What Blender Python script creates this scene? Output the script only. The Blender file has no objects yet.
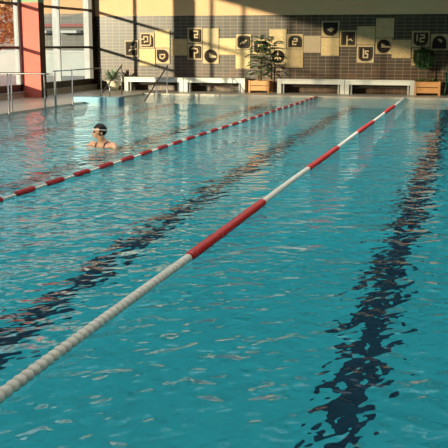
import bpy, bmesh, math, random
from mathutils import Vector, Matrix
random.seed(7)
SC = bpy.context.scene
COL = SC.collection
PI = math.pi

# ------------------------------------------------------------------ materials
def nodes_of(name):
    m = bpy.data.materials.new(name); m.use_nodes = True
    nt = m.node_tree; nt.nodes.clear()
    out = nt.nodes.new('ShaderNodeOutputMaterial')
    return m, nt, out

def nd(nt, kind, **kw):
    n = nt.nodes.new(kind)
    for k, v in kw.items():
        if k in n.inputs: n.inputs[k].default_value = v
        else: setattr(n, k, v)
    return n

def coords(nt, scale=(1, 1, 1), rot=(0, 0, 0)):
    tc = nt.nodes.new('ShaderNodeTexCoord')
    mp = nd(nt, 'ShaderNodeMapping')
    mp.inputs['Scale'].default_value = scale; mp.inputs['Rotation'].default_value = rot
    nt.links.new(tc.outputs['Object'], mp.inputs['Vector'])
    return mp.outputs['Vector']

def mixc(nt, fac, a, b, blend='MIX'):
    m = nd(nt, 'ShaderNodeMix'); m.data_type = 'RGBA'; m.blend_type = blend
    for sock, v in ((m.inputs[0], fac), (m.inputs[6], a), (m.inputs[7], b)):
        if hasattr(v, 'is_linked'): nt.links.new(v, sock)
        elif isinstance(v, (int, float)): sock.default_value = v
        else: sock.default_value = (*v, 1)
    return m.outputs[2]

def math_(nt, op, a, b=0.0, clamp=False):
    m = nd(nt, 'ShaderNodeMath', operation=op); m.use_clamp = clamp
    for i, v in enumerate((a, b)):
        if hasattr(v, 'is_linked'): nt.links.new(v, m.inputs[i])
        else: m.inputs[i].default_value = v
    return m.outputs[0]

def noise(nt, vec, scale, detail=2.0, rough=.5, dist=0.0):
    n = nd(nt, 'ShaderNodeTexNoise'); n.inputs['Scale'].default_value = scale
    n.inputs['Detail'].default_value = detail; n.inputs['Roughness'].default_value = rough
    n.inputs['Distortion'].default_value = dist
    nt.links.new(vec, n.inputs['Vector'])
    return n.outputs['Fac']

def ramp(nt, fac, lo, hi):
    r = nd(nt, 'ShaderNodeMapRange'); r.inputs['From Min'].default_value = lo; r.inputs['From Max'].default_value = hi
    nt.links.new(fac, r.inputs['Value']); return r.outputs['Result']

def mat(name, c1, c2=None, scale=6.0, rough=.5, metal=0.0, bump=0.0, stretch=(1, 1, 1), spec=.5):
    """plain procedural surface: two tones mixed by noise, optional bump"""
    m, nt, out = nodes_of(name)
    b = nd(nt, 'ShaderNodeBsdfPrincipled', Roughness=rough, Metallic=metal)
    b.inputs['Specular IOR Level'].default_value = spec
    v = coords(nt, stretch)
    f = noise(nt, v, scale, 3)
    c2 = c2 or tuple(x * .8 for x in c1)
    nt.links.new(mixc(nt, ramp(nt, f, .35, .65), c1, c2), b.inputs['Base Color'])
    if bump:
        bp = nd(nt, 'ShaderNodeBump'); bp.inputs['Strength'].default_value = bump; bp.inputs['Distance'].default_value = .01
        nt.links.new(f, bp.inputs['Height']); nt.links.new(bp.outputs['Normal'], b.inputs['Normal'])
    nt.links.new(b.outputs[0], out.inputs[0])
    return m

def tile_mat(name, tones, grout, w, h, plane='XZ', mortar=.006, rough=.35, sun_warm=None):
    m, nt, out = nodes_of(name)
    b = nd(nt, 'ShaderNodeBsdfPrincipled', Roughness=rough)
    tc = nt.nodes.new('ShaderNodeTexCoord'); sp = nd(nt, 'ShaderNodeSeparateXYZ'); cb = nd(nt, 'ShaderNodeCombineXYZ')
    nt.links.new(tc.outputs['Object'], sp.inputs[0])
    nt.links.new(sp.outputs[plane[0]], cb.inputs[0]); nt.links.new(sp.outputs[plane[1]], cb.inputs[1])
    br = nd(nt, 'ShaderNodeTexBrick'); br.offset = 0; br.squash = 1
    nt.links.new(cb.outputs[0], br.inputs['Vector'])
    br.inputs['Scale'].default_value = 1; br.inputs['Brick Width'].default_value = w; br.inputs['Row Height'].default_value = h
    br.inputs['Mortar Size'].default_value = mortar; br.inputs['Mortar Smooth'].default_value = .2
    br.inputs['Color1'].default_value = (*tones[0], 1); br.inputs['Color2'].default_value = (*tones[1], 1)
    br.inputs['Mortar'].default_value = (*grout, 1)
    base = br.outputs['Color']
    n = noise(nt, cb.outputs[0], .9, 3, .6)
    body = mixc(nt, ramp(nt, n, .35, .65), (1, 1, 1), tones[2], 'MIX')
    tinted = mixc(nt, 1.0, base, body, 'MULTIPLY')
    if sun_warm:
        zf = ramp(nt, sp.outputs[plane[1]], 1.25, .55)  # lower rows reddened: sun on the low wall put into the tile colour
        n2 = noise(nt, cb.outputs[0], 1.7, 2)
        tinted = mixc(nt, math_(nt, 'MULTIPLY', zf, ramp(nt, n2, .3, .6), True), tinted, mixc(nt, 1.0, tinted, sun_warm, 'MULTIPLY'))
    final = mixc(nt, br.outputs['Fac'], tinted, grout)
    nt.links.new(final, b.inputs['Base Color'])
    nt.links.new(b.outputs[0], out.inputs[0])
    return m

def water_mat():
    m, nt, out = nodes_of('pool_water_surface')
    b = nd(nt, 'ShaderNodeBsdfPrincipled', Roughness=0.0, IOR=1.33)
    b.inputs['Transmission Weight'].default_value = 1
    b.inputs['Base Color'].default_value = (.38, .94, .98, 1)
    tc = nt.nodes.new('ShaderNodeTexCoord'); sp = nd(nt, 'ShaderNodeSeparateXYZ'); nt.links.new(tc.outputs['Object'], sp.inputs[0])
    h = None
    for ang, along, freq, amp, det, dist in WAVES:      # crest direction, stretch along the crest, frequency, height
        c, sn = math.cos(math.radians(ang)), math.sin(math.radians(ang))
        u = math_(nt, 'ADD', math_(nt, 'MULTIPLY', sp.outputs['X'], c * along), math_(nt, 'MULTIPLY', sp.outputs['Y'], sn * along))
        v = math_(nt, 'ADD', math_(nt, 'MULTIPLY', sp.outputs['X'], -sn), math_(nt, 'MULTIPLY', sp.outputs['Y'], c))
        cb = nd(nt, 'ShaderNodeCombineXYZ'); nt.links.new(u, cb.inputs[0]); nt.links.new(v, cb.inputs[1]); cb.inputs[2].default_value = freq
        q = math_(nt, 'MULTIPLY', noise(nt, cb.outputs[0], freq, det, .45, dist), amp)
        h = q if h is None else math_(nt, 'ADD', h, q)
    bp = nd(nt, 'ShaderNodeBump'); bp.inputs['Strength'].default_value = 1; bp.inputs['Distance'].default_value = 1
    nt.links.new(h, bp.inputs['Height']); nt.links.new(bp.outputs['Normal'], b.inputs['Normal'])
    nt.links.new(b.outputs[0], out.inputs[0])
    return m
WAVES = ((15, .6, 1.25, .045, 1.0, .3), (48, .6, 5.5, .030, 1.0, .4), (-25, .65, 10.0, .016, .5, .3), (60, .7, 21.0, .0050, 0.0, .2))

def pool_floor_mat():
    m, nt, out = nodes_of('pool_floor_tiles')
    b = nd(nt, 'ShaderNodeBsdfPrincipled', Roughness=.6)
    tc = nt.nodes.new('ShaderNodeTexCoord'); sp = nd(nt, 'ShaderNodeSeparateXYZ')
    nt.links.new(tc.outputs['Object'], sp.inputs[0])
    br = nd(nt, 'ShaderNodeTexBrick'); br.offset = 0
    nt.links.new(tc.outputs['Object'], br.inputs['Vector'])
    br.inputs['Scale'].default_value = 1; br.inputs['Brick Width'].default_value = .25; br.inputs['Row Height'].default_value = .125
    br.inputs['Mortar Size'].default_value = .004
    br.inputs['Color1'].default_value = (.070, .51, .58, 1); br.inputs['Color2'].default_value = (.06, .47, .55, 1)
    br.inputs['Mortar'].default_value = (.10, .55, .62, 1)
    # dark blue guide lines down the middle of each 2.5 m lane
    x = math_(nt, 'ADD', sp.outputs['X'], 100 * 2.5 + .62 + 1.25)
    x = math_(nt, 'SUBTRACT', math_(nt, 'MODULO', x, 2.5), 1.25)
    line = math_(nt, 'LESS_THAN', math_(nt, 'ABSOLUTE', x), .135)
    rng = math_(nt, 'MULTIPLY', math_(nt, 'GREATER_THAN', sp.outputs['Y'], 2.0), math_(nt, 'LESS_THAN', sp.outputs['Y'], 24.6))
    f = math_(nt, 'MULTIPLY', line, rng)
    nt.links.new(mixc(nt, f, br.outputs['Color'], (.006, .016, .055)), b.inputs['Base Color'])
    nt.links.new(b.outputs[0], out.inputs[0])
    return m

def glass_mat(name, tint):
    m, nt, out = nodes_of(name)
    t = nd(nt, 'ShaderNodeBsdfTransparent'); t.inputs[0].default_value = (*tint, 1)
    g = nd(nt, 'ShaderNodeBsdfGlossy', Roughness=0.0)
    lw = nd(nt, 'ShaderNodeLayerWeight'); lw.inputs['Blend'].default_value = .5
    fr = math_(nt, 'ADD', math_(nt, 'MULTIPLY', math_(nt, 'POWER', lw.outputs['Facing'], 5.0), .8), .04)
    v = coords(nt); n = noise(nt, v, 1.2, 1)
    bp = nd(nt, 'ShaderNodeBump'); bp.inputs['Strength'].default_value = .05; bp.inputs['Distance'].default_value = .02
    nt.links.new(n, bp.inputs['Height']); nt.links.new(bp.outputs['Normal'], g.inputs['Normal'])
    mx = nd(nt, 'ShaderNodeMixShader')
    nt.links.new(fr, mx.inputs[0]); nt.links.new(t.outputs[0], mx.inputs[1]); nt.links.new(g.outputs[0], mx.inputs[2])
    nt.links.new(mx.outputs[0], out.inputs[0])
    return m

M = dict(
    tile=tile_mat('brown_wall_tiles', ((.078, .050, .025), (.040, .029, .018), (.62, .68, .78)), (.225, .17, .095), .235, .105, mortar=.0075, sun_warm=(1.75, 1.05, .68)),
    plaster=mat('orange_plaster', (.88, .53, .29), (.84, .50, .27), 3, .85),
    ceiling=mat('ceiling_board', (.17, .16, .145), (.15, .14, .125), 2, .8),
    upper=mat('dark_reflection_damper', (.050, .044, .038), (.042, .037, .032), 2, .8),
    wall=mat('cream_wall', (.50, .42, .30), (.46, .38, .27), 2, .8),
    deck=tile_mat('beige_deck_tiles', ((.47, .41, .31), (.43, .375, .29), (.92, .92, .95)), (.36, .31, .24), .2, .2, 'XY', .006, .4),
    basin=pool_floor_mat(), water=water_mat(), glass=glass_mat('window_glass', (.96, .97, .96)), glass_sun_cut=glass_mat('sun_dimming_glass', (.70, .68, .66)),
    basin_wall=tile_mat('pool_wall_tiles', ((.12, .55, .60), (.10, .50, .56), (.9, .95, 1)), (.2, .6, .62), .25, .125, 'XZ', .005, .4),
    pale_blue=tile_mat('pale_blue_tiles', ((.13, .40, .50), (.11, .36, .46), (.92, .97, 1)), (.22, .47, .55), .25, .125, 'XZ', .006, .3),
    deep_blue=mat('deep_blue_surface', (.02, .12, .22), (.03, .16, .27), 8, .35),
    frame=mat('dark_window_frame', (.020, .014, .011), (.03, .02, .015), 4, .5),
    grey_post=mat('grey_post_paint', (.36, .385, .40), (.32, .34, .35), 3, .6),
    light_post=mat('pale_grey_paint', (.42, .44, .44), (.36, .38, .38), 3, .6),
    red=mat('red_pillar_paint', (.85, .19, .14), (.80, .17, .125), 2, .7),
    sage=mat('sage_green', (.36, .46, .27), (.32, .42, .24), 2, .7),
    brown=mat('shaded_pillar_brown', (.050, .016, .012), (.04, .013, .01), 3, .6),
    white=mat('white_bench_paint', (.64, .65, .58), (.58, .59, .52), 3, .45),
    under=mat('bench_shadow_dark', (.035, .028, .018), (.028, .022, .014), 5, .8),
    bench_edge=mat('white_bench_edge', (.72, .73, .65), (.66, .67, .60), 3, .4),
    cream=mat('cream_ceramic', (.68, .51, .29), (.50, .37, .19), 26, .6, bump=.5),
    yellow=mat('yellow_ceramic', (.80, .59, .29), (.64, .46, .21), 22, .6, bump=.5),
    olive=mat('olive_ceramic', (.56, .41, .20), (.43, .31, .14), 20, .6, bump=.5),
    pinkish=mat('pale_pink_ceramic', (.56, .44, .28), (.46, .36, .22), 24, .6, bump=.5),
    dark=mat('dark_brown_glaze', (.040, .023, .013), (.024, .015, .010), 12, .6, bump=.2, spec=.15),
    brown_clay=mat('brown_clay', (.13, .09, .05), (.10, .07, .04), 12, .7),
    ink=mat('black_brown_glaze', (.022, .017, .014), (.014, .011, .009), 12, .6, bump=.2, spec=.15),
    steel=mat('brushed_steel', (.40, .40, .385), (.33, .33, .32), 30, .38, 1.0),
    steel_shaded=mat('backlit_rail_metal', (.06, .052, .047), (.08, .07, .06), 20, .4, .6),
    rope_white=mat('white_float_plastic', (.74, .73, .62), (.64, .64, .55), 9, .4),
    rope_red=mat('red_float_plastic', (.52, .026, .02), (.43, .02, .016), 9, .4),
    rope_dred=mat('dark_red_float_plastic', (.36, .022, .025), (.28, .016, .02), 9, .4),
    cable=mat('rope_cable', (.25, .24, .21), (.18, .17, .15), 40, .6),
    wood=mat('varnished_planter_wood', (.60, .30, .095), (.46, .21, .06), 7, .5, stretch=(1, 1, 8)),
    wood_shaded=mat('shaded_planter_wood', (.34, .13, .04), (.26, .10, .03), 7, .5, stretch=(1, 1, 8)),
    soil=mat('potting_soil', (.03, .02, .012), (.05, .03, .02), 30, .9),
    pot=mat('cream_pot_glaze', (.92, .84, .62), (.86, .78, .56), 6, .4),
    leaf=mat('green_leaf', (.06, .14, .035), (.10, .20, .05), 7, .5),
    leaf_dark=mat('dark_green_leaf', (.020, .075, .025), (.045, .12, .032), 7, .5),
    leaf_lime=mat('yellow_green_leaf', (.17, .26, .05), (.10, .18, .03), 7, .5),
    leaf_pale=mat('pale_green_leaf', (.34, .44, .29), (.20, .30, .19), 7, .5),
    trunk=mat('plant_stem_bark', (.20, .15, .07), (.13, .09, .04), 12, .8),
    chair=mat('green_plastic', (.006, .06, .030), (.005, .05, .025), 5, .35),
    skin=mat('skin', (.62, .36, .22), (.57, .31, .19), 9, .5),
    cap=mat('black_swim_cap', (.007, .007, .008), (.010, .010, .011), 9, .6, spec=.2),
    suit=mat('black_swimsuit', (.010, .010, .013), (.015, .015, .018), 9, .6),
    strap=mat('white_goggle_strap', (.85, .86, .84), (.75, .76, .74), 9, .4),
    lens=mat('smoky_goggle_lens', (.03, .05, .06), (.02, .03, .04), 9, .1),
    ground=mat('outdoor_paving', (.22, .21, .19), (.17, .165, .15), 1.5, .9),
    autumn=mat('autumn_leaves', (.40, .12, .03), (.30, .16, .03), 2.5, .8),
    bldg=tile_mat('grey_facade_panels', ((.085, .09, .085), (.07, .075, .07), (.9, .92, .95)), (.13, .135, .13), .9, .45, 'XZ', .02, .6),
    peach=mat('peach_reflection', (.42, .25, .13), (.38, .23, .12), 1, .8),
    whitewall=mat('white_garden_wall', (.36, .39, .385), (.32, .355, .35), 1, .8),
    redtrim=mat('red_fascia', (.16, .02, .02), (.14, .02, .02), 2, .6),
)

# ------------------------------------------------------------------ mesh helpers
class MB:
    def __init__(s): s.bm = bmesh.new()
    def box(s, lo, hi, bev=0.0, mi=0):
        bm = s.bm
        r = bmesh.ops.create_cube(bm, size=1)
        c = [(a + b) / 2 for a, b in zip(lo, hi)]; d = [b - a for a, b in zip(lo, hi)]
        for v in r['verts']: v.co = Vector((c[0] + v.co.x * d[0], c[1] + v.co.y * d[1], c[2] + v.co.z * d[2]))
        if bev:
            es = list({e for v in r['verts'] for e in v.link_edges})
            bmesh.ops.bevel(bm, geom=es, offset=bev, segments=2, affect='EDGES', profile=.5)
        return s
    def tube(s, pts, rad, n=10, caps=True):
        bm = s.bm; pts = [Vector(p) for p in pts]
        rad = rad if isinstance(rad, (list, tuple)) else [rad] * len(pts)
        rings = []; ref = None
        for i, p in enumerate(pts):
            a = pts[max(i - 1, 0)]; b = pts[min(i + 1, len(pts) - 1)]
            t = (b - a).normalized()
            if ref is None: ref = Vector((0, 0, 1)) if abs(t.z) < .9 else Vector((1, 0, 0))
            u = (ref - t * ref.dot(t)).normalized(); w = t.cross(u); ref = u
            rings.append([bm.verts.new(p + (u * math.cos(2 * PI * k / n) + w * math.sin(2 * PI * k / n)) * rad[i]) for k in range(n)])
        for A, B in zip(rings, rings[1:]):
            for k in range(n): bm.faces.new((A[k], A[(k + 1) % n], B[(k + 1) % n], B[k]))
        if caps: bm.faces.new(rings[0][::-1]); bm.faces.new(rings[-1])
        return s
    def lathe(s, prof, axis='Z', n=16, org=(0, 0, 0)):
        bm = s.bm; rings = []
        for r, h in prof:
            ring = []
            for k in range(n):
                a = 2 * PI * k / n; c, d = r * math.cos(a), r * math.sin(a)
                p = (c, d, h) if axis == 'Z' else (c, h, d)
                ring.append(bm.verts.new(Vector(org) + Vector(p)))
            rings.append(ring)
        for A, B in zip(rings, rings[1:]):
            for k in range(n): bm.faces.new((A[k], A[(k + 1) % n], B[(k + 1) % n], B[k]))
        bm.faces.new(rings[0][::-1]); bm.faces.new(rings[-1])
        return s
    def ell(s, c, r, seg=20, rot=None):
        res = bmesh.ops.create_uvsphere(s.bm, u_segments=seg, v_segments=seg // 2, radius=1)
        for v in res['verts']:
            q = Vector((v.co.x * r[0], v.co.y * r[1], v.co.z * r[2]))
            if rot: q = rot @ q
            v.co = q + Vector(c)
        return s
    def prism_xz(s, pts, y0, y1):
        """polygon in XZ extruded along Y"""
        bm = s.bm
        A = [bm.verts.new((x, y0, z)) for x, z in pts]; B = [bm.verts.new((x, y1, z)) for x, z in pts]
        bm.faces.new(A); bm.faces.new(B[::-1]); n = len(pts)
        for i in range(n): bm.faces.new((A[i], B[i], B[(i + 1) % n], A[(i + 1) % n]))
        return s
    def prism_xy(s, pts, z0, z1):
        bm = s.bm
        A = [bm.verts.new((x, y, z0)) for x, y in pts]; B = [bm.verts.new((x, y, z1)) for x, y in pts]
        bm.faces.new(A[::-1]); bm.faces.new(B); n = len(pts)
        for i in range(n): bm.faces.new((A[i], A[(i + 1) % n], B[(i + 1) % n], B[i]))
        return s
    def ribbon_xz(s, pts, wd, y0, y1):
        """flat band along a polyline in XZ, mitred, extruded along Y"""
        n = len(pts); L = []; R = []
        for i, p in enumerate(pts):
            p = Vector(p)
            d0 = (p - Vector(pts[i - 1])).normalized() if i else None
            d1 = (Vector(pts[i + 1]) - p).normalized() if i < n - 1 else None
            d0 = d0 or d1; d1 = d1 or d0
            t = (d0 + d1); t = t.normalized() if t.length > 1e-6 else d0
            nrm = Vector((-t.y, t.x)); k = wd / 2 / max(.5, nrm.dot(Vector((-d0.y, d0.x))))
            L.append(p + nrm * k); R.append(p - nrm * k)
        for i in range(n - 1):
            s.prism_xz([tuple(L[i]), tuple(L[i + 1]), tuple(R[i + 1]), tuple(R[i])], y0, y1)
        return s
    def leaf(s, base, dirv, length, width, droop=.3, seg=4, fold=.15):
        """pointed strip leaf with a fold down its middle"""
        bm = s.bm; d = Vector(dirv).normalized()
        side = d.cross(Vector((0, 0, 1)))
        side = side.normalized() if side.length > 1e-3 else Vector((1, 0, 0))
        p = Vector(base); rows = []
        for i in range(seg + 1):
            t = i / seg; w = width * math.sin(PI * min(1, .12 + .88 * t)) * .5 if i < seg else .0005
            up = side.cross(d).normalized()
            rows.append([bm.verts.new(p - side * w + up * w * fold * 2), bm.verts.new(p), bm.verts.new(p + side * w + up * w * fold * 2)])
            p = p + d * (length / seg); d = (d + Vector((0, 0, -droop / seg))).normalized()
        for A, B in zip(rows, rows[1:]):
            for k in range(2): bm.faces.new((A[k], A[k + 1], B[k + 1], B[k]))
        return s
    def build(s, name, m, parent=None, smooth=False, loc=None):
        bmesh.ops.recalc_face_normals(s.bm, faces=s.bm.faces)
        me = bpy.data.meshes.new(name); s.bm.to_mesh(me); s.bm.free()
        for mm in (m if isinstance(m, (list, tuple)) else [m]): me.materials.append(mm)
        if smooth:
            for p in me.polygons: p.use_smooth = True
        o = bpy.data.objects.new(name, me); COL.objects.link(o)
        if parent: o.parent = parent
        if loc: o.location = loc
        return o

def tag(o, label, cat, group=None):
    o['label'] = label; o['category'] = cat
    if group: o['group'] = group
    return o
def thing(name, label, cat, loc=(0, 0, 0), rz=0.0, group=None):
    o = bpy.data.objects.new(name, None); COL.objects.link(o)
    o.empty_display_size = .1; o.location = loc; o.rotation_euler = (0, 0, rz)
    return tag(o, label, cat, group)
def struct(o):
    o['kind'] = 'structure'; return o
def copy_tree(o, parent=None):
    c = o.copy(); COL.objects.link(c)
    if parent: c.parent = parent
    for ch in [x for x in bpy.data.objects if x.parent == o]: copy_tree(ch, c)
    return c

# ------------------------------------------------------------------ plan (metres; y runs down the pool, z=0 is the water level)
XL, XR = -12.17, 7.0          # side walls
YB, YW = -4.0, 27.63          # rear wall, end wall
PX0, PX1, PY0, PY1 = -9.74, 4.35, .73, 25.73   # pool rim
DK = .04                      # deck height
DEPTH = 1.62
HC = 5.6                      # ceiling

# ------------------------------------------------------------------ setting
b = MB()
b.box((XL - .3, YB, -.3), (PX0, YW + .3, DK)); b.box((PX1, YB, -.3), (XR + .3, YW + .3, DK))
b.box((PX0, YB, -.3), (PX1, PY0, DK)); b.box((PX0, PY1, -.3), (PX1, YW + .3, DK))
struct(b.build('floor', M['deck']))
b = MB()
b.box((PX0 - .3, PY0 - .3, -DEPTH - .2), (PX1 + .3, PY1 + .3, -DEPTH))
struct(b.build('floor_pool_basin', M['basin']))
b = MB()
b.box((PX0 - .25, PY0, -DEPTH), (PX0, PY1, -.301)); b.box((PX1, PY0, -DEPTH), (PX1 + .25, PY1, -.301))
b.box((PX0 - .25, PY0 - .25, -DEPTH), (PX1 + .25, PY0, -.301)); b.box((PX0 - .25, PY1, -DEPTH), (PX1 + .25, PY1 + .25, -.301))
struct(b.build('wall_pool_basin', M['basin_wall']))
bm = bmesh.new()
vs = [bm.verts.new(p) for p in ((PX0, PY0, 0), (PX1, PY0, 0), (PX1, PY1, 0), (PX0, PY1, 0))]; bm.faces.new(vs)
b = MB(); b.bm.free(); b.bm = bm
struct(b.build('pool_water', M['water']))
struct(MB().box((XL - .3, YW, DK - .34), (XR + .3, YW + .3, 2.40)).build('wall_back_tiled', M['tile']))
struct(MB().box((XL - .3, YW, 2.40), (XR + .3, YW + .3, 2.92)).build('wall_back_plaster', M['plaster']))
struct(MB().box((XL - .3, YW, 2.92), (XR + .3, YW + .3, HC)).build('wall_back_upper', M['upper']))  # unseen upper wall, made dark to keep reflections on the water low
struct(MB().box((XR, YB, -.3), (XR + .3, YW, HC)).build('wall_right', M['wall']))
struct(MB().box((XL - .3, YB - .3, -.3), (XR + .3, YB, HC)).build('wall_front', M['wall']))
struct(MB().box((XL - .3, YB - .3, HC), (XR + .3, YW + .3, HC + .3)).build('ceiling', M['ceiling']))
ZH = 4.12                      # window head
struct(MB().box((XL - .3, YB, ZH), (XL, YW, HC)).build('wall_left_header', M['plaster']))
struct(MB().box((XL - .3, YB, -.3), (XL + .06, YW, .19)).build('wall_left_plinth', M['deck']))
struct(MB().box((XL + .0, YB, .19), (XL + .10, YW, .21)).build('trim_window_ledge', M['light_post']))

# window wall: bays between uprights, each bay one window with its frame and panes
ups = [YB + .1, -1.2, 1.3, 3.8, 6.3, 8.8, 11.3, 13.8, 16.3, 18.8, 20.6, 22.62, 25.07, 27.48]
for i, (a, c) in enumerate(zip(ups, ups[1:])):
    fr = MB()
    fr.box((XL - .10, a, .21), (XL + .02, c, .40)); fr.box((XL - .09, a, ZH - .08), (XL + .01, c, ZH))
    for z in (1.41, 2.585): fr.box((XL - .09, a, z - .035), (XL + .015, c, z + .035))
    f = struct(fr.build('window_%d' % (i + 1), M['frame']))
    for y in (a + .012, c - .012): MB().box((XL - .09, y - .011, .21), (XL + .018, y + .011, ZH)).build('upright', M['grey_post'], f)
    MB().box((XL - .05, a, .36), (XL - .035, c, ZH - .04)).build('pane', M['glass' if c > 18 else 'glass_sun_cut'], f)  # off-view panes tinted to weaken the sun on the far wall
for k, (y0, y1, x0, x1, m) in enumerate([(22.50, 22.70, -.12, .02, 'grey_post')]):
    struct(MB().box((XL + x0, y0, -.3), (XL + x1, y1, ZH), .01).build('trim_%d' % (k + 1), M[m]))
struct(MB().box((XL - .26, 27.40, .19), (XL - .06, YW, ZH)).build('trim_3', M['light_post']))
struct(MB().box((XL - .06, 27.36, .19), (XL + .06, YW, ZH)).build('trim_4', M['frame']))
struct(MB().box((-14.2, 28.70, -.2), (-14.0, 28.93, 5.0), .01).build('pillar_outdoor', M['grey_post']))
# diamond pillar standing in front of the glazing, front red, shade of the other faces put into brown
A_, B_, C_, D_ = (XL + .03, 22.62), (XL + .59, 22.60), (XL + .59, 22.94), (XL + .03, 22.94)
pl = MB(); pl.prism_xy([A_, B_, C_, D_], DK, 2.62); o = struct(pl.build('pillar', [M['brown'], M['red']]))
struct(MB().prism_xy([A_, B_, C_, D_], 2.62, HC).build('pillar_upper', M['sage']))  # upper part of the pillar is sage green
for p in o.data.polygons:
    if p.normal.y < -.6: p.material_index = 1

# ------------------------------------------------------------------ outside, seen through the glazing
struct(MB().box((-75, -30, -.6), (XL - .3, 90, -.15)).build('ground', M['ground']))
t = thing('building', 'grey panelled building with painted peach reflection above, beyond the glazing', 'building', (-27, 54, -.15))
MB().box((-14, 0, 0), (9, 6, 3.6)).build('facade', M['bldg'], t)
MB().box((-14, .5, 3.6), (9, 6, 8.0)).build('reflected_band', M['peach'], t)  # peach block stands in for plaster reflected in the glass
MB().box((-14, -.3, 2.75), (9, .0, 2.95)).build('fascia', M['redtrim'], t)
for x in (-1.2, .9, 3.0): MB().box((x, -.9, 2.35), (x + 1.5, 0, 2.52), .02).build('canopy', M['whitewall'], t)
t = thing('garden_wall', 'low white rendered wall outdoors beyond the window frames', 'wall', (-26, 44, -.15))
MB().box((-14, 0, 0), (12, .3, 1.25)).build('wall_body', M['whitewall'], t)
MB().box((-14, -.05, 1.25), (12, .35, 1.32)).build('coping', M['light_post'], t)
t = thing('tree', 'orange autumn tree outdoors beyond the window beside the red pillar', 'tree', (-19.6, 33.3, -.15))
MB().tube([(0, 0, 0), (.05, 0, 1.2), (0, .05, 2.6)], [.16, .12, .07]).build('trunk', M['trunk'], t, True)
tb = MB()
rr = random.Random(3)
for k in range(1500):
    u = Vector((rr.gauss(0, 1), rr.gauss(0, 1), rr.gauss(0, 1))).normalized() * rr.uniform(.5, 1) ** .5
    c = Vector((u.x * 1.9, u.y * 1.9, 3.1 + u.z * 1.75))
    tb.leaf(c, (rr.uniform(-1, 1), rr.uniform(-1, 1), rr.uniform(-.8, .4)), .30, .2, .3, 2)
tb.build('foliage', M['autumn'], t)

# ------------------------------------------------------------------ ceramic relief panels on the tiled wall
def rrect(x0, z0, x1, z1, r):
    """r: radii bl, br, tr, tl"""
    out = []
    for (cx, cz, sx, sz, a0), q in zip(((x0, z0, 1, 1, PI), (x1, z0, -1, 1, 1.5 * PI), (x1, z1, -1, -1, 0), (x0, z1, 1, -1, .5 * PI)), r):
        q = max(q, .004)
        for k in range(7):
            a = a0 + k / 6 * PI / 2
            out.append((cx + sx * q + q * math.cos(a), cz + sz * q + q * math.sin(a)))
    return out
def disc(cx, cz, r, n=36): return [(cx + r * math.cos(2 * PI * k / n), cz + r * math.sin(2 * PI * k / n)) for k in range(n)]
def arc(cx, cz, r, a0, a1, n=14):
    return [(cx + r * math.cos(math.radians(a0 + (a1 - a0) * k / n)), cz + r * math.sin(math.radians(a0 + (a1 - a0) * k / n))) for k in range(n + 1)]

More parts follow.
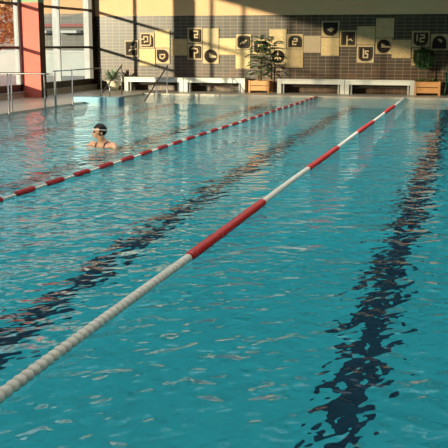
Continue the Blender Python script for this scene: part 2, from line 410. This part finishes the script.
# x0, z0, x1, z1 on the wall (m), slab material, dark shape, motif lines, label
S_ = [(.34, .80), (.66, .80), (.66, .56), (.38, .56), (.38, .30), (.70, .30)]
PANELS = [
 ((-11.089, 1.099, -10.601, 1.641), 'pinkish', 'square', [[(.30, .30), (.42, .42), (1.0, .46)], [(.45, .62), (.80, .62), (.80, .80)]], 'square brown relief panel with broken pale line, set apart above the spiky potted plant'),
 ((-10.542, 1.372, -10.050, 1.880), 'cream', 'round_tr', [[(0, .60), (.24, .60), (.24, .80), (.58, .80), (.58, .42), (.28, .42), (.28, .30)], [(0, .12), (.72, .12), (.82, .24), (.82, .9)]], 'brown relief panel with rounded upper corner and pale S line, above the bright yellow panel'),
 ((-10.586, 0.814, -10.024, 1.371), 'yellow', None, [], 'bright yellow rough ceramic panel under the S-line relief with rounded corner'),
 ((-10.042, 1.389, -9.520, 1.973), 'yellow', None, [], 'sunlit yellow-cream plain panel directly above the brown D-shaped relief'),
 ((-10.012, 0.882, -9.526, 1.388), 'cream', 'dshape', [[(.30, .66), (.30, .36), (.52, .28), (.70, .42), (.70, .62), (.30, .62)]], 'brown D-shaped relief with pale rounded heart on cream panel'),
 ((-9.483, 1.152, -8.930, 1.680), 'olive', None, [], 'plain mottled cream panel between the D-shaped relief and two stacked dark squares'),
 ((-8.924, 1.533, -8.425, 2.032), 'cream', 'round_bl', [[(.40, .84), (.76, .84), (.76, .56), (.50, .56), (.50, .34), (.78, .34)]], 'dark square relief with pale S line, upper of two stacked dark squares'),
 ((-8.927, 1.016, -8.427, 1.517), 'cream', 'round_tl', [[(.24, .74), (.42, .80), (.72, .74), (.78, .50), (.56, .40)], [(.48, .50), (.48, 0)]], 'dark square relief with pale hooked stem, lower of two stacked dark squares'),
 ((-8.424, 1.378, -7.879, 2.015), 'cream', None, [], 'large pale cream panel above the round relief with half-open disc, beside stacked dark squares'),
 ((-8.426, 0.894, -7.878, 1.392), 'cream', 'disc', [('wedge', [(.40, .78), (.72, .56), (.96, .50), (.96, .36), (.40, .36)])], 'brown disc relief with pale sail-shaped notch, over the end of the second bench'),
 ((-7.879, 1.178, -7.320, 1.704), 'yellow', None, [], 'plain speckled yellow panel between sail-notched disc relief and rounded dark square'),
 ((-7.322, 1.335, -6.816, 1.827), 'cream', 'round_all', [[(.24, .34), (.46, .50), (.70, .52)], [(.50, .36), (.62, .56), (.78, .66)]], 'dark fully rounded square relief with faint crossed pale strokes, beside the palm top'),
 ((-7.337, 0.746, -6.844, 1.333), 'yellow', None, [], 'plain yellow panel partly behind the leaves of the tall palm'),
 ((-6.787, 1.198, -6.251, 1.673), 'olive', 'round_all', [[(.42, .30), (.66, .30), (.66, .66), (.36, .66), (.36, .48)]], 'dark rounded square relief with pale spiral, partly covered by the palm leaves'),
 ((-6.261, 1.384, -5.690, 1.978), 'olive', None, [], 'plain cream panel directly above the dark disc with branching pale lines'),
 ((-6.222, 0.894, -5.705, 1.383), 'olive', 'disc', [[(.50, 1.0), (.50, .18)], [(.26, .30), (.50, .52), (.76, .30)]], 'dark disc relief with three branching pale lines like a wheel'),
 ((-5.688, 1.370, -5.167, 1.834), 'cream', 'round_top', [[(.40, .72), (.66, .72), (.66, .50), (.34, .50), (.34, .24), (.62, .24)]], 'dark arch-topped relief with small pale S line above plain cream panel'),
 ((-5.718, 0.792, -5.156, 1.369), 'olive', None, [], 'plain mottled cream panel directly under the arch-topped S relief'),
 ((-5.169, 1.251, -4.618, 1.776), 'pinkish', None, [], 'plain pale pinkish panel between the arch-topped relief and yellow panel'),
 ((-4.620, 1.718, -4.057, 2.224), 'olive', 'dshape_up', [('wedge', [(.30, .46), (.54, .26), (.78, .50), (.60, .62)])], 'black round-bottomed relief with small pale wedge, above a bright cream panel'),
 ((-4.623, 1.163, -4.052, 1.718), 'yellow', None, [], 'bright cream panel directly under the black round-bottomed relief'),
 ((-4.051, 1.435, -3.533, 1.942), 'olive', 'square', [[(.44, .72), (.44, 0)], [(.44, .34), (.70, .46), (.84, .30)]], 'black square relief with thin pale branching stem'),
 ((-3.532, 1.496, -2.971, 2.059), 'olive', None, [], 'plain olive panel directly above the flat-topped S relief with rounded bottom'),
 ((-3.514, 0.960, -2.982, 1.495), 'cream', 'round_bot', [[(.36, .86), (.36, .26), (.66, .26), (.66, .52), (.50, .52), (.50, .70), (.74, .70)]], 'black flat-topped relief with rounded bottom and pale S line, lowest near the last bench'),
 ((-2.970, 1.703, -2.412, 2.292), 'olive', None, [], 'highest plain olive panel, above the black disc with sideways notch'),
 ((-2.963, 1.216, -2.458, 1.703), 'olive', 'disc', [('wedge', [(.34, .76), (.70, .52), (1.0, .50), (1.0, .40), (.34, .40)])], 'black disc relief with sideways notch, under the highest olive panel'),
 ((-2.470, 1.100, -1.892, 1.659), 'olive', None, [], 'wide plain ochre panel between the notched black disc and shaded dark reliefs'),
 ((-1.891, 1.420, -1.358, 1.919), 'olive', 'round_bot', [[(.26, .86), (.26, .34)], [(.46, .80), (.74, .80), (.74, .58), (.48, .58), (.48, .32), (.76, .32)]], 'shaded dark relief with pale bar and S line, above the small tree crown'),
 ((-1.869, 0.883, -1.333, 1.409), 'olive', 'round_bl', [[(.3, .2), (.3, .7), (.7, .7)]], 'shaded dark relief half hidden behind the small tree crown'),
 ((-1.333, 1.339, -0.818, 1.827), 'olive', 'dshape_dn', [('wedge', [(.36, .70), (.62, .46), (.74, .56), (.52, .78)])], 'shaded black dome-shaped relief at the end of the row, above the green chair'),
]
for (x0, z0, x1, z1), slab, shape, lines, lab in PANELS:
    g = .008
    w, h = x1 - x0 - 2 * g, z1 - z0 - 2 * g
    t = thing('mounted_relief_panel', lab, 'wall panel', ((x0 + x1) / 2, YW, z0 + g), 0, 'ceramic relief panels on the tiled wall')
    MB().box((-w / 2, -.035, 0), (w / 2, -.002, h), .006).build('slab', M[slab], t)
    if not shape: continue
    mg = .045
    a0, b0, a1, b1 = -w / 2 + mg, mg, w / 2 - mg, h - mg
    r = .16
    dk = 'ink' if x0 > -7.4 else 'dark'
    if shape == 'disc': pts = disc(0, h / 2, min(w, h) / 2 - .035)
    elif shape == 'dshape': pts = rrect(a0, b0, a1, b1, (.2, .2, .19, .01))
    elif shape == 'dshape_up': pts = rrect(a0, b0, a1, b1, (.21, .21, .02, .02))
    elif shape == 'dshape_dn': pts = rrect(a0, b0, a1, b1, (.01, .01, .21, .21))
    else:
        pts = rrect(a0, b0, a1, b1, dict(square=(.02,) * 4, round_tr=(.01, .01, r, .03), round_bl=(r, .05, .02, .02), round_tl=(.02, .02, .05, .1),
              round_all=(.1,) * 4, round_top=(.01, .01, r, r), round_bot=(r, r, .01, .01))[shape])
    MB().prism_xz(pts, -.065, -.034).build('relief', M[dk], t)
    mb = MB(); n = 0
    for L in lines:
        if L[0] == 'wedge': mb.prism_xz([(a0 + u * (a1 - a0), b0 + v * (b1 - b0)) for u, v in L[1]], -.078, -.064)
        else: mb.ribbon_xz([(a0 + u * (a1 - a0), b0 + v * (b1 - b0)) for u, v in L], .040, -.078, -.064)
    mb.build('motif', M[slab], t)
    if shape.startswith('round') or shape == 'square':      # incised contour around the figure
        cx, cz = (a0 + a1) / 2, (b0 + b1) / 2
        ring = [(cx + (x - cx) * .84, cz + (z - cz) * .84) for x, z in pts]
        MB().ribbon_xz(ring + ring[:1], .012, -.071, -.064).build('contour_ridge', M['brown_clay'], t)

# ------------------------------------------------------------------ benches along the end wall
def bench(x0, x1, lab):
    w = x1 - x0 - .012; D = .46; H = .475
    t = thing('bench', lab, 'bench', ((x0 + x1) / 2, 26.95, DK), 0, 'white benches along the tiled wall')
    MB().box((-w / 2, 0, H - DK - .05), (w / 2, D, H - DK), .008).build('seat', M['white'], t)
    MB().box((-w / 2 + .13, .012, H - DK - .15), (w / 2 - .13, .05, H - DK - .051), .004).build('apron', M['bench_edge'], t)
    for s in (-1, 1):
        xa, xb = (-w / 2, -w / 2 + .13) if s < 0 else (w / 2 - .13, w / 2)
        MB().box((xa, .004, 0), (xb, D - .004, H - DK - .051), .006).build('leg', M['white'], t)
    for s in (-1, 1):
        x = s * (w / 2 - .19)
        MB().box((x - .02, .06, 0), (x + .02, .10, H - DK - .151), .003).build('brace', M['light_post'], t)
    MB().box((-w / 2 + .14, D - .06, .19), (w / 2 - .14, D - .02, H - DK - .052), .003).build('seat_shadow_strip', M['under'], t)  # dark strip painted for the shade under the seat
for x0, x1, lab in ((-10.867, -8.862, 'white bench beside the cream plant pot, behind the slanted pool rails'), (-8.862, -6.856, 'white bench ending beside the tall palm in its wooden box'),
                    (-5.844, -3.765, 'white bench starting just past the tall palm box'), (-3.765, -1.697, 'white bench ending beside the wooden box with the small tree')):
    bench(x0, x1, lab)

# ------------------------------------------------------------------ plants and planters
def planter(x, y, w, d, h, lab):
    t = thing('wooden_planter', lab, 'planter', (x, y, DK), 0, 'varnished wooden planter boxes')
    for z0, z1 in ((.07, .07 + (h - .07) * .47), (.07 + (h - .07) * .53, h)):
        MB().box((-w / 2 + .03, -d / 2, z0), (w / 2 - .03, -d / 2 + .03, z1), .004).build('board', M['wood'], t)
        MB().box((-w / 2 + .03, d / 2 - .03, z0), (w / 2 - .03, d / 2, z1), .004).build('board', M['wood'], t)
    for s in (-1, 1):
        x_ = s * (w / 2 - .02)
        MB().box((x_ - .02, -d / 2 + .03, .07), (x_ + .02, d / 2 - .03, h), .004).build('side_panel', M['wood_shaded'], t)  # sides use darker wood, their shade put into the colour
        for s2 in (-1, 1):
            MB().box((s * (w / 2 - .03) - .03, s2 * (d / 2 - .01) - .025, 0), (s * (w / 2 - .03) + .03, s2 * (d / 2 - .01) + .025, h + .015), .005).build('post', M['wood'], t)
    MB().box((-w / 2 + .03, -d / 2 + .025, h - .10), (w / 2 - .03, d / 2 - .025, h - .04)).build('soil', M['soil'], t)
planter(-6.40, 27.12, .66, .44, .37, 'wooden planter box holding the tall palm between two benches')
planter(-1.33, 27.14, .74, .46, .40, 'wooden planter box with low green plants and a small tree')

t = thing('palm', 'tall dark green palm growing from the wooden box between benches', 'plant', (-6.42, 27.12, .36))
rr = random.Random(11)
for k in range(4):
    a = k * 1.7; MB().tube([(.04 * math.cos(a), .04 * math.sin(a), -.03), (.06 * math.cos(a), .05 * math.sin(a), .5), (.10 * math.cos(a), .07 * math.sin(a), 1.05 + .08 * k)], [.018, .014, .008]).build('stem', M['trunk'], t, True)
for k in range(34):
    z = .18 + 1.12 * (k / 33); a = k * 2.4
    reach = (.37 if k < 23 else .27) * rr.uniform(.8, 1.1)
    d = Vector((math.cos(a), math.sin(a) * .6 - .10,   .55 + .5 * k / 33)).normalized()
    f = MB(); p = Vector((.03 * math.cos(a), .03 * math.sin(a), z)); q = p.copy(); spine = [q.copy()]
    for j in range(8):
        q = q + d * reach / 8; spine.append(q.copy()); d = (d + Vector((0, 0, -.17))).normalized()
    f.tube(spine, [.006] * 8 + [.002], 5)
    for j in range(2, 9):
        sd = (spine[j] - spine[j - 1]).normalized()
        s0 = sd.cross(Vector((0, 0, 1))).normalized()
        for sgn in (-1, 1):
            L = .17 * (1 - .4 * abs(j - 5) / 5)
            f.leaf(spine[j], s0 * sgn + sd * .8 + Vector((0, 0, .05)), L, .052, .7, 3)
    f.build('frond', M['leaf_dark'] if k % 3 else M['leaf'], t)

t = thing('small_tree', 'small round-crowned tree with thin stem standing in the wooden box', 'plant', (-1.42, 27.14, .37))
MB().tube([(0, 0, -.02), (.015, 0, .3), (-.01, .01, .62), (-.03, 0, .85)], [.022, .018, .016, .01]).build('trunk', M['trunk'], t, True)
f = MB()
for k in range(520):
    u = Vector((rr.gauss(0, 1), rr.gauss(0, 1), rr.gauss(0, 1))).normalized() * rr.uniform(.35, 1) ** .5
    f.leaf((u.x * .30 - .06, u.y * .24 - .03, .76 + u.z * .27), (u.x + rr.uniform(-.4, .4), u.y + rr.uniform(-.4, .4), u.z * .6 + rr.uniform(-.4, .3)), .12, .06, .5, 3)
f.build('foliage', M['leaf_dark'], t)

def low_plant(x, y, z, n, L, m, lab, r):
    t = thing('low_plant', lab, 'plant', (x, y, z), 0, 'low plants in the wooden box')
    MB().tube([(0, 0, -.02), (0, 0, .05)], [.012, .006], 6).build('stem', M['trunk'], t)
    f = MB()
    for k in range(n):
        a = k * 2.4; f.leaf((0, 0, .01), (math.cos(a), math.sin(a) * .8, r.uniform(.3, 1.5)), L * r.uniform(.7, 1.1), .05, .9, 4)
    f.build('foliage', m, t)
rl = random.Random(5)
for dx, n, L, m, lab in ((-.21, 16, .15, 'leaf_lime', 'low yellow-green plant at the bench end of the wooden box'), (-.03, 14, .13, 'leaf_lime', 'low yellow-green plant in front of the thin tree stem'),
                      (.14, 14, .14, 'leaf', 'low mid-green plant between the tree stem and the box end'), (.28, 12, .12, 'leaf_dark', 'low dark green plant at the chair end of the wooden box')):
    low_plant(-1.33 + dx, 27.08, .405, n, L * 1.35, M[m], lab, rl)

t = thing('plant_pot', 'cream glazed plant pot on the deck in the window corner', 'pot', (-11.30, 27.12, DK))
MB().lathe([(.13, 0), (.15, .03), (.205, .22), (.215, .27), (.225, .27), (.225, .30), (.19, .30), (.185, .25)], n=28).build('pot_body', M['pot'], t, True)
MB().lathe([(.183, .22), (.183, .255)], n=24).build('soil', M['soil'], t)
t = thing('spiky_plant', 'pale green spiky leaved plant growing in the cream pot', 'plant', (-11.33, 27.08, .29))
MB().tube([(0, 0, -.02), (0, 0, .10)], [.03, .02], 8).build('stem', M['trunk'], t)
f = MB()
for k in range(80):
    a = k * 2.4; e = .2 + 1.9 * ((k * 7) % 80) / 80
    f.leaf((0, 0, .06), (math.cos(a), math.sin(a) * .7 - .1, e), rr.uniform(.36, .50), .060, .60, 6)
f.build('foliage', M['leaf_pale'], t)

# green plastic chair, cut by the frame
t = thing('plastic_chair', 'dark green plastic garden chair beside the wooden tree box', 'chair', (-.58, 27.02, DK), .0)
MB().box((-.24, -.24, .40), (.24, .22, .43), .012).build('seat', M['chair'], t)
for sx in (-1, 1):
    for sy in (-1, 1):
        MB().tube([(sx * .20, sy * .18, .40), (sx * .265, sy * .235, 0)], [.026, .020], 8).build('leg', M['chair'], t, True)
    MB().tube([(sx * .235, .20, .42), (sx * .25, .20, .64), (sx * .25, -.20, .63), (sx * .225, -.22, .42)], .018, 8).build('armrest', M['chair'], t, True)
bk = MB()
for k in range(6): bk.box((-.20 + k * .07, .21, .43), (-.155 + k * .07, .235, .84), .005)
bk.box((-.23, .205, .80), (.23, .24, .88), .012); bk.box((-.24, .205, .43), (-.205, .24, .85), .008); bk.box((.205, .205, .43), (.24, .24, .85), .008)
bk.build('backrest', M['chair'], t)

# ------------------------------------------------------------------ handrails at the pool stairs
def bend(pts, r=.09, n=6):
    """round the corners of a polyline"""
    P = [Vector(p) for p in pts]; out = [P[0]]
    for a, b_, c in zip(P, P[1:], P[2:]):
        d0 = (a - b_).normalized(); d1 = (c - b_).normalized()
        s, e = b_ + d0 * r, b_ + d1 * r
        for k in range(n + 1):
            q = k / n; out.append(s * (1 - q) ** 2 + b_ * 2 * q * (1 - q) + e * q * q)
    return out + [P[-1]]
RAD = .017
# pair of straight-topped steel rails entering from the deck on the window side
for y, xa, xp, xe, lab in ((17.32, -11.0, -9.66, -8.56, 'steel pool handrail on the window side with its corner bent down into the water'),
                           (17.62, -11.0, -9.75, -8.95, 'steel pool handrail running close behind the bent one on the window side')):
    t = thing('pool_handrail', lab, 'handrail', (xp, y, -.9), 0, 'steel handrails at the pool steps')
    ox = xp
    MB().tube(bend([(xa - ox, 0, DK + .9), (xa - ox, 0, .885 + .9), (xe - ox, 0, .885 + .9), (xe - ox, 0, -.3)], .10), RAD, 12).build('top_rail', M['steel'], t, True)
    MB().tube([(0, 0, .875 + .9), (0, 0, -.3)], RAD, 12).build('post', M['steel'], t, True)
t = thing('pool_handrail', 'long steel handrail with two posts at the pale blue step wall', 'handrail', (-9.72, 20.4, -.9), 0, 'steel handrails at the pool steps')
MB().tube(bend([(.09, -.95, .876 + .9), (-.12, 2.35, .866 + .9), (-.12, 2.35, -.3)], .05), RAD * .9, 12).build('top_rail', M['steel'], t, True)
MB().tube([(.07, .1, .87 + .9), (.07, .1, -.3)], RAD * .9, 12).build('post', M['steel'], t, True)
MB().tube([(.085, -.86, .87 + .9), (.085, -.86, -.3)], RAD * .9, 12).build('post', M['steel'], t, True)
for x, lab, grp in ((-10.02, 'slanted dark pool handrail in front of the cream plant pot', 0), (-8.60, 'slanted dark pool handrail in front of the joint of two benches', 1)):
    t = thing('pool_handrail', lab, 'handrail', (x, 24.6, -.6), 0, 'steel handrails at the pool steps')
    end = [(0, -1.75, .6 + .03), (0, -2.3, .6 - .25)] if grp else [(0, -1.5, .6 + .12), (0, -1.56, .6 + DK)]
    foot = -.2 if grp else .6 + DK
    MB().tube(bend([(0, .1, .6 + .9)] + end, .04), .019, 12).build('sloping_rail', M['steel_shaded'], t, True)  # shade of the backlit rail is put into its dark colour
    MB().tube([(0, .05, .86 + .6), (0, .05, foot)], RAD, 12).build('post', M['steel'], t, True)
    MB().tube([(0, -.85, .40 + .6), (0, -.85, foot)], RAD, 12).build('post', M['steel'], t, True)
# low tiled wall beside the steps
t = thing('step_wall', 'low pale blue tiled wall rising from the water at the pool steps', 'wall', (-9.42, 21.55, -DEPTH))
MB().box((-.63, -.17, 0), (.63, .17, DEPTH + .165), .006).build('tiled_wall', M['pale_blue'], t)
MB().box((.632, -.172, 0), (.65, .172, DEPTH + .168), .003).build('end_face', M['deep_blue'], t)  # end face in a deeper blue than the wall
# submerged steps in the corner
for k in range(4):
    struct(MB().box((-9.72, 25.7 - .42 * (k + 1), -DEPTH), (-8.62, 25.7 - .42 * k, -.25 - .3 * k)).build('floor_pool_step_%d' % (k + 1), M['basin_wall']))

# ------------------------------------------------------------------ lane ropes
def disc_float(name, r, L, m, parent):
    pr = [(r * .36, -L * .5), (r * .74, -L * .44), (r * .95, -L * .27), (r, -L * .05), (r * .93, L * .18), (r * .70, L * .36), (r * .34, L * .48)]
    return MB().lathe(pr, 'Y', 14).build(name, m, parent, True)
def barrel_float(name, r, L, m, parent):
    pr = [(r * .5, -L * .5), (r * .9, -L * .48)]
    n = max(3, int(L / .075))
    for k in range(n):
        y0 = -L * .47 + L * .94 * k / n; s = L * .94 / n
        pr += [(r * .93, y0 + .01 * s), (r, y0 + .25 * s), (r, y0 + .75 * s), (r * .93, y0 + .99 * s)]
    pr += [(r * .9, L * .48), (r * .5, L * .5)]
    return MB().lathe(pr, 'Y', 14).build(name, m, parent, True)
def merged(name, proto_mesh, places, m, parent):
    bm = bmesh.new()
    for (x, y, z) in places:
        tmp = bmesh.new(); tmp.from_mesh(proto_mesh)
        bmesh.ops.translate(tmp, verts=tmp.verts, vec=(x, y, z))
        me = bpy.data.meshes.new('t'); tmp.to_mesh(me); tmp.free(); bm.from_mesh(me); bpy.data.meshes.remove(me)
    b = MB(); b.bm.free(); b.bm = bm
    o = b.build(name, m, parent, True); o['kind'] = 'stuff'; return o
def sway(y, a, ph): return a * math.sin(y * 1.1 + ph) + a * .6 * math.sin(y * .37 + 2 * ph)

def rope(x, lab, floats, a, ph):
    """floats: list of (y, kind, first-100 flag); kinds map to prototype meshes"""
    t = thing('lane_rope', lab, 'lane rope', (x, PY0, 0), 0, 'floating lane ropes across the pool')
    ys = [PY0 + .0 + (PY1 - PY0) * k / 120 for k in range(121)]
    MB().tube([(sway(y, a, ph), y - PY0, .012) for y in ys], .009, 6).build('cable', M['cable'], t, True)
    for y in (PY0 + .02, PY1 - .02): MB().tube([(0, y - PY0, -.02), (0, y - PY0, .045)], [.016, .016], 8).build('anchor', M['steel'], t)
    protos = {}; rest = {}
    used = 0
    for y, kind, near in floats:
        loc = (sway(y, a, ph), y - PY0, .012)
        if kind not in protos:
            o = KIND[kind](t); protos[kind] = o; o.location = loc
            if kind == 'red_barrel': pass
            used += 1; continue
        if near and used < 100:
            o = protos[kind].copy(); COL.objects.link(o); o.parent = t; o.location = loc; used += 1
        else: rest.setdefault(kind, []).append(loc)
    for kind, pl in rest.items():
        merged(protos[kind].name.split('.')[0] + 's_beyond', protos[kind].data, pl, protos[kind].data.materials[0], t)
KIND = {
    'white_disc': lambda t: disc_float('white_float', .033, .068, M['rope_white'], t),
    'red_disc': lambda t: disc_float('red_float', .043, .070, M['rope_red'], t),
    'red_barrel': lambda t: barrel_float('red_float', .039, .37, M['rope_dred'], t),
    'white_bead': lambda t: disc_float('white_float', .0185, .066, M['rope_white'], t),
}
fl = []
bounds = [.8, 3.43, 5.87, 8.2, 10.66, 12.97, 15.35, 17.65, 20.0, 22.4, 25.65]     # colour changes, first span red
for k, (a, c) in enumerate(zip(bounds, bounds[1:])):
    kind = 'red_disc' if k % 2 == 0 and k > 0 else 'white_disc'
    n = int((c - a) / .0665)
    for j in range(n): fl.append((a + (j + .5) * (c - a) / n, kind, a > 2))
fl = [(y, k, y > 3.1) for y, k, _ in fl]
fl.sort(key=lambda q: (not q[2], q[0]))
rope(-1.9, 'lane rope of long alternating red and white float sections, the one closest to the camera', fl, .006, .4)
fl = []
y = 1.05
while y < 25.3:
    fl.append((y + .185, 'red_barrel', y > 7.2))
    for j in range(4): fl.append((y + .41 + .0765 * j, 'white_bead', y > 7.2))
    y += .69
fl.sort(key=lambda q: (not q[2], q[1] != 'red_barrel', q[0]))
rope(-4.385, 'lane rope with short dark red floats and thin white gaps, passing beside the swimmer', fl, .012, 1.3)

# ------------------------------------------------------------------ swimmer
SW = (-5.365, 12.35, 0.0); FACE = math.radians(256)
TURN = Matrix.Rotation(math.radians(-40), 3, 'Z')
def turn(b):
    for v in b.bm.verts: v.co = TURN @ v.co
    return b
def body():
    """one continuous skin: overlapping limbs and head remeshed into a single surface"""
    b = MB()
    # torso, leaning forward in the water, and neck
    b.tube([(-.62, 0, -.62), (-.52, 0, -.54), (-.36, 0, -.40), (-.22, 0, -.26), (-.10, 0, -.10), (-.04, 0, .015), (-.015, 0, .07), (.0, 0, .10)],
           [.10, .155, .14, .135, .15, .125, .075, .055], 20)
    b.ell((-.10, 0, -.06), (.105, .195, .11)); b.ell((-.20, 0, -.24), (.10, .165, .15)); b.ell((-.50, 0, -.53), (.13, .175, .12))
    b.tube([(-.03, 0, .04), (.012, 0, .10), (.03, 0, .16)], [.066, .056, .056], 16)
    for s in (-1, 1):
        b.ell((-.045, s * .185, -.005), (.070, .068, .068))
        b.ell((-.01, s * .09, -.015), (.065, .09, .045))                                                      # collar slope
        b.ell((.015, s * .085, -.12), (.065, .07, .07))                                                      # chest
        b.tube([(-.045, s * .19, -.005), (.06, s * .30, -.075), (.18, s * .385, -.135)], [.056, .047, .040], 14)   # upper arm
        b.tube([(.18, s * .385, -.135), (.30, s * .33, -.15), (.40, s * .27, -.16)], [.040, .036, .026], 14)       # forearm
        # hand: palm, four fingers, thumb
        b.tube([(.395, s * .272, -.16), (.44, s * .25, -.163), (.478, s * .232, -.165)], [.024, .031, .029], 12)
        fw = Vector((.9, -s * .42, -.05)).normalized(); sd = Vector((.42 * s, .9, 0)).normalized()
        for k, L in enumerate((.058, .072, .078, .068)):
            r0 = Vector((.472, s * .236, -.166)) + sd * (k - 1.5) * .0195 * s * (-1 if s > 0 else -1)
            b.tube([r0, r0 + fw * L * .5 + Vector((0, 0, .003)), r0 + fw * L + Vector((0, 0, -.010))], [.0092, .0085, .0066], 8)
        th = Vector((.425, s * .225, -.163))
        b.tube([th, th + Vector((.03, -s * .035, -.006)), th + Vector((.065, -s * .048, -.012))], [.012, .0105, .008], 8)
        # legs trailing
        b.tube([(-.55, s * .09, -.57), (-.70, s * .15, -.74), (-.84, s * .19, -.88)], [.092, .078, .058], 14)
        b.tube([(-.84, s * .19, -.88), (-1.02, s * .17, -.86), (-1.24, s * .14, -.83)], [.056, .056, .034], 14)
        b.tube([(-1.24, s * .14, -.83), (-1.33, s * .15, -.86), (-1.44, s * .17, -.90)], [.036, .038, .022], 12)
    # head, turned towards its right
    hb = MB()
    hb.ell((.020, 0, .235), (.098, .076, .092)); hb.ell((.055, 0, .185), (.066, .060, .075)); hb.ell((.085, 0, .140), (.034, .034, .026))
    hb.ell((.070, 0, .160), (.048, .050, .045))
    hb.tube([(.108, 0, .222), (.128, 0, .195), (.136, 0, .184), (.118, 0, .178)], [.011, .014, .015, .012], 10)   # nose
    hb.ell((.112, 0, .158), (.014, .024, .006)); hb.ell((.111, 0, .149), (.013, .022, .007))                        # lips
    hb.ell((.100, 0, .236), (.022, .055, .012))                                                                   # brow
    for s in (-1, 1):
        hb.ell((.085, s * .042, .192), (.028, .022, .022)); hb.ell((.012, s * .077, .198), (.018, .008, .030))      # cheek, ear
    turn(hb)
    me = bpy.data.meshes.new('head_part'); hb.bm.to_mesh(me); hb.bm.free(); b.bm.from_mesh(me); bpy.data.meshes.remove(me)
    o = b.build('body', M['skin'], None, True)
    rm = o.modifiers.new('one_surface', 'REMESH'); rm.mode = 'VOXEL'; rm.voxel_size = .0065; rm.use_smooth_shade = True
    sm = o.modifiers.new('soften', 'SMOOTH'); sm.factor = .5; sm.iterations = 6
    return o
t = thing('person', 'person swimming in black cap, white-strapped goggles and black swimsuit beyond the lane rope', 'person', SW, FACE)
body().parent = t
# cap: shell over the skull, open at the face
c = MB(); c.ell((.017, 0, .238), (.106, .083, .099), 40)
bmesh.ops.delete(c.bm, geom=[v for v in c.bm.verts if (v.co.x > .06 and v.co.z < .268 + (.09 - v.co.x) * .5) or v.co.z < .150], context='VERTS')
for v in c.bm.verts:
    if v.co.z > .325: v.co.z += .004
turn(c)
o = c.build('swim_cap', M['cap'], t, True); o.modifiers.new('thick', 'SOLIDIFY').thickness = .004
# goggles: strap round the cap, two lenses, nose bridge
g = MB()
n = 40
for z0, z1 in ((.245, .256),):
    ring = []
    for k in range(n):
        a = 2 * PI * k / n; ring.append((.018 + .113 * math.cos(a), .0885 * math.sin(a), .012 * math.cos(a)))
    A = [g.bm.verts.new((x, y, z0 + d)) for x, y, d in ring]; B = [g.bm.verts.new((x, y, z1 + d)) for x, y, d in ring]
    for k in range(n): g.bm.faces.new((A[k], A[(k + 1) % n], B[(k + 1) % n], B[k]))
turn(g)
gg = g.build('goggles', M['strap'], t, True); gg.modifiers.new('thick', 'SOLIDIFY').thickness = .004
for s in (-1, 1):
    turn(MB().ell((.112, s * .032, .218), (.014, .026, .016), 16)).build('lens', M['lens'], gg, True)
turn(MB().tube([(.128, -.010, .222), (.133, 0, .224), (.128, .010, .222)], .004, 6)).build('nose_bridge', M['strap'], gg, True)
# swimsuit: close shell over the trunk with shoulder straps
s_ = MB()
s_.tube([(-.635, 0, -.63), (-.52, 0, -.54), (-.36, 0, -.40), (-.22, 0, -.26), (-.13, 0, -.145)], [.10, .172, .155, .160, .165], 24)
for v in s_.bm.verts: v.co.y *= 1.22
so = s_.build('swimsuit', M['suit'], t, True)
for s in (-1, 1):
    MB().tube([(.075, s * .085, -.13), (.062, s * .082, -.03), (.02, s * .078, .040), (-.045, s * .082, .062), (-.12, s * .07, .035), (-.20, s * .05, -.05), (-.29, s * .03, -.16)], [.012] * 7, 8).build('shoulder_strap', M['suit'], so, True)

# ------------------------------------------------------------------ light
w = bpy.data.worlds.new('world'); SC.world = w; w.use_nodes = True
bg = w.node_tree.nodes['Background']; bg.inputs[0].default_value = (.86, .93, 1, 1); bg.inputs[1].default_value = 1.3
sd = bpy.data.lights.new('sun', 'SUN'); sd.energy = 7.4; sd.angle = math.radians(1.0); sd.color = (1, .87, .61)
so_ = bpy.data.objects.new('sun', sd); COL.objects.link(so_); so_.location = (-30, -20, 12)
so_.rotation_euler = Vector((.58, 1.0, -.157)).to_track_quat('-Z', 'Y').to_euler()
def lamp(x, y, sx, sy, power, col=(1, .97, .92), spread=110):  # added unseen area fill below the ceiling, brightens the pool
    l = bpy.data.lights.new('overhead_fill', 'AREA'); l.shape = 'RECTANGLE'; l.size = sx; l.size_y = sy; l.energy = power; l.color = col
    l.spread = math.radians(spread)
    o = bpy.data.objects.new('overhead_fill', l); COL.objects.link(o); o.location = (x, y, HC - .05); return o
for y, pw in ((0, 110), (5.5, 170), (11, 270), (16.5, 300), (22, 290)): lamp(-3.2, y, 12, 3.6, pw)

# ------------------------------------------------------------------ camera
cam = bpy.data.cameras.new('camera'); co = bpy.data.objects.new('camera', cam); COL.objects.link(co); SC.camera = co
F, PITCH, YAW, ROLL, H = 887.26, .1996, .2722, .0017, 1.5024
cam.sensor_width = 36; cam.lens = 36 * F / 448; cam.clip_start = .05; cam.clip_end = 300
fwd = Vector((-math.sin(YAW) * math.cos(PITCH), math.cos(YAW) * math.cos(PITCH), -math.sin(PITCH)))
rt = Vector((math.cos(YAW), math.sin(YAW), 0)); up = rt.cross(fwd)
r2 = rt * math.cos(ROLL) + up * math.sin(ROLL); u2 = -rt * math.sin(ROLL) + up * math.cos(ROLL)
co.matrix_world = Matrix(((r2.x, u2.x, -fwd.x, 0), (r2.y, u2.y, -fwd.y, 0), (r2.z, u2.z, -fwd.z, H), (0, 0, 0, 1)))
SC.view_settings.view_transform = 'Standard'; SC.view_settings.look = 'None'
SC.cycles.max_bounces = 14; SC.cycles.transmission_bounces = 10; SC.cycles.diffuse_bounces = 5; SC.cycles.glossy_bounces = 5
SC.cycles.caustics_refractive = True; SC.cycles.caustics_reflective = True; SC.cycles.blur_glossy = .5
SC.cycles.sample_clamp_indirect = 8
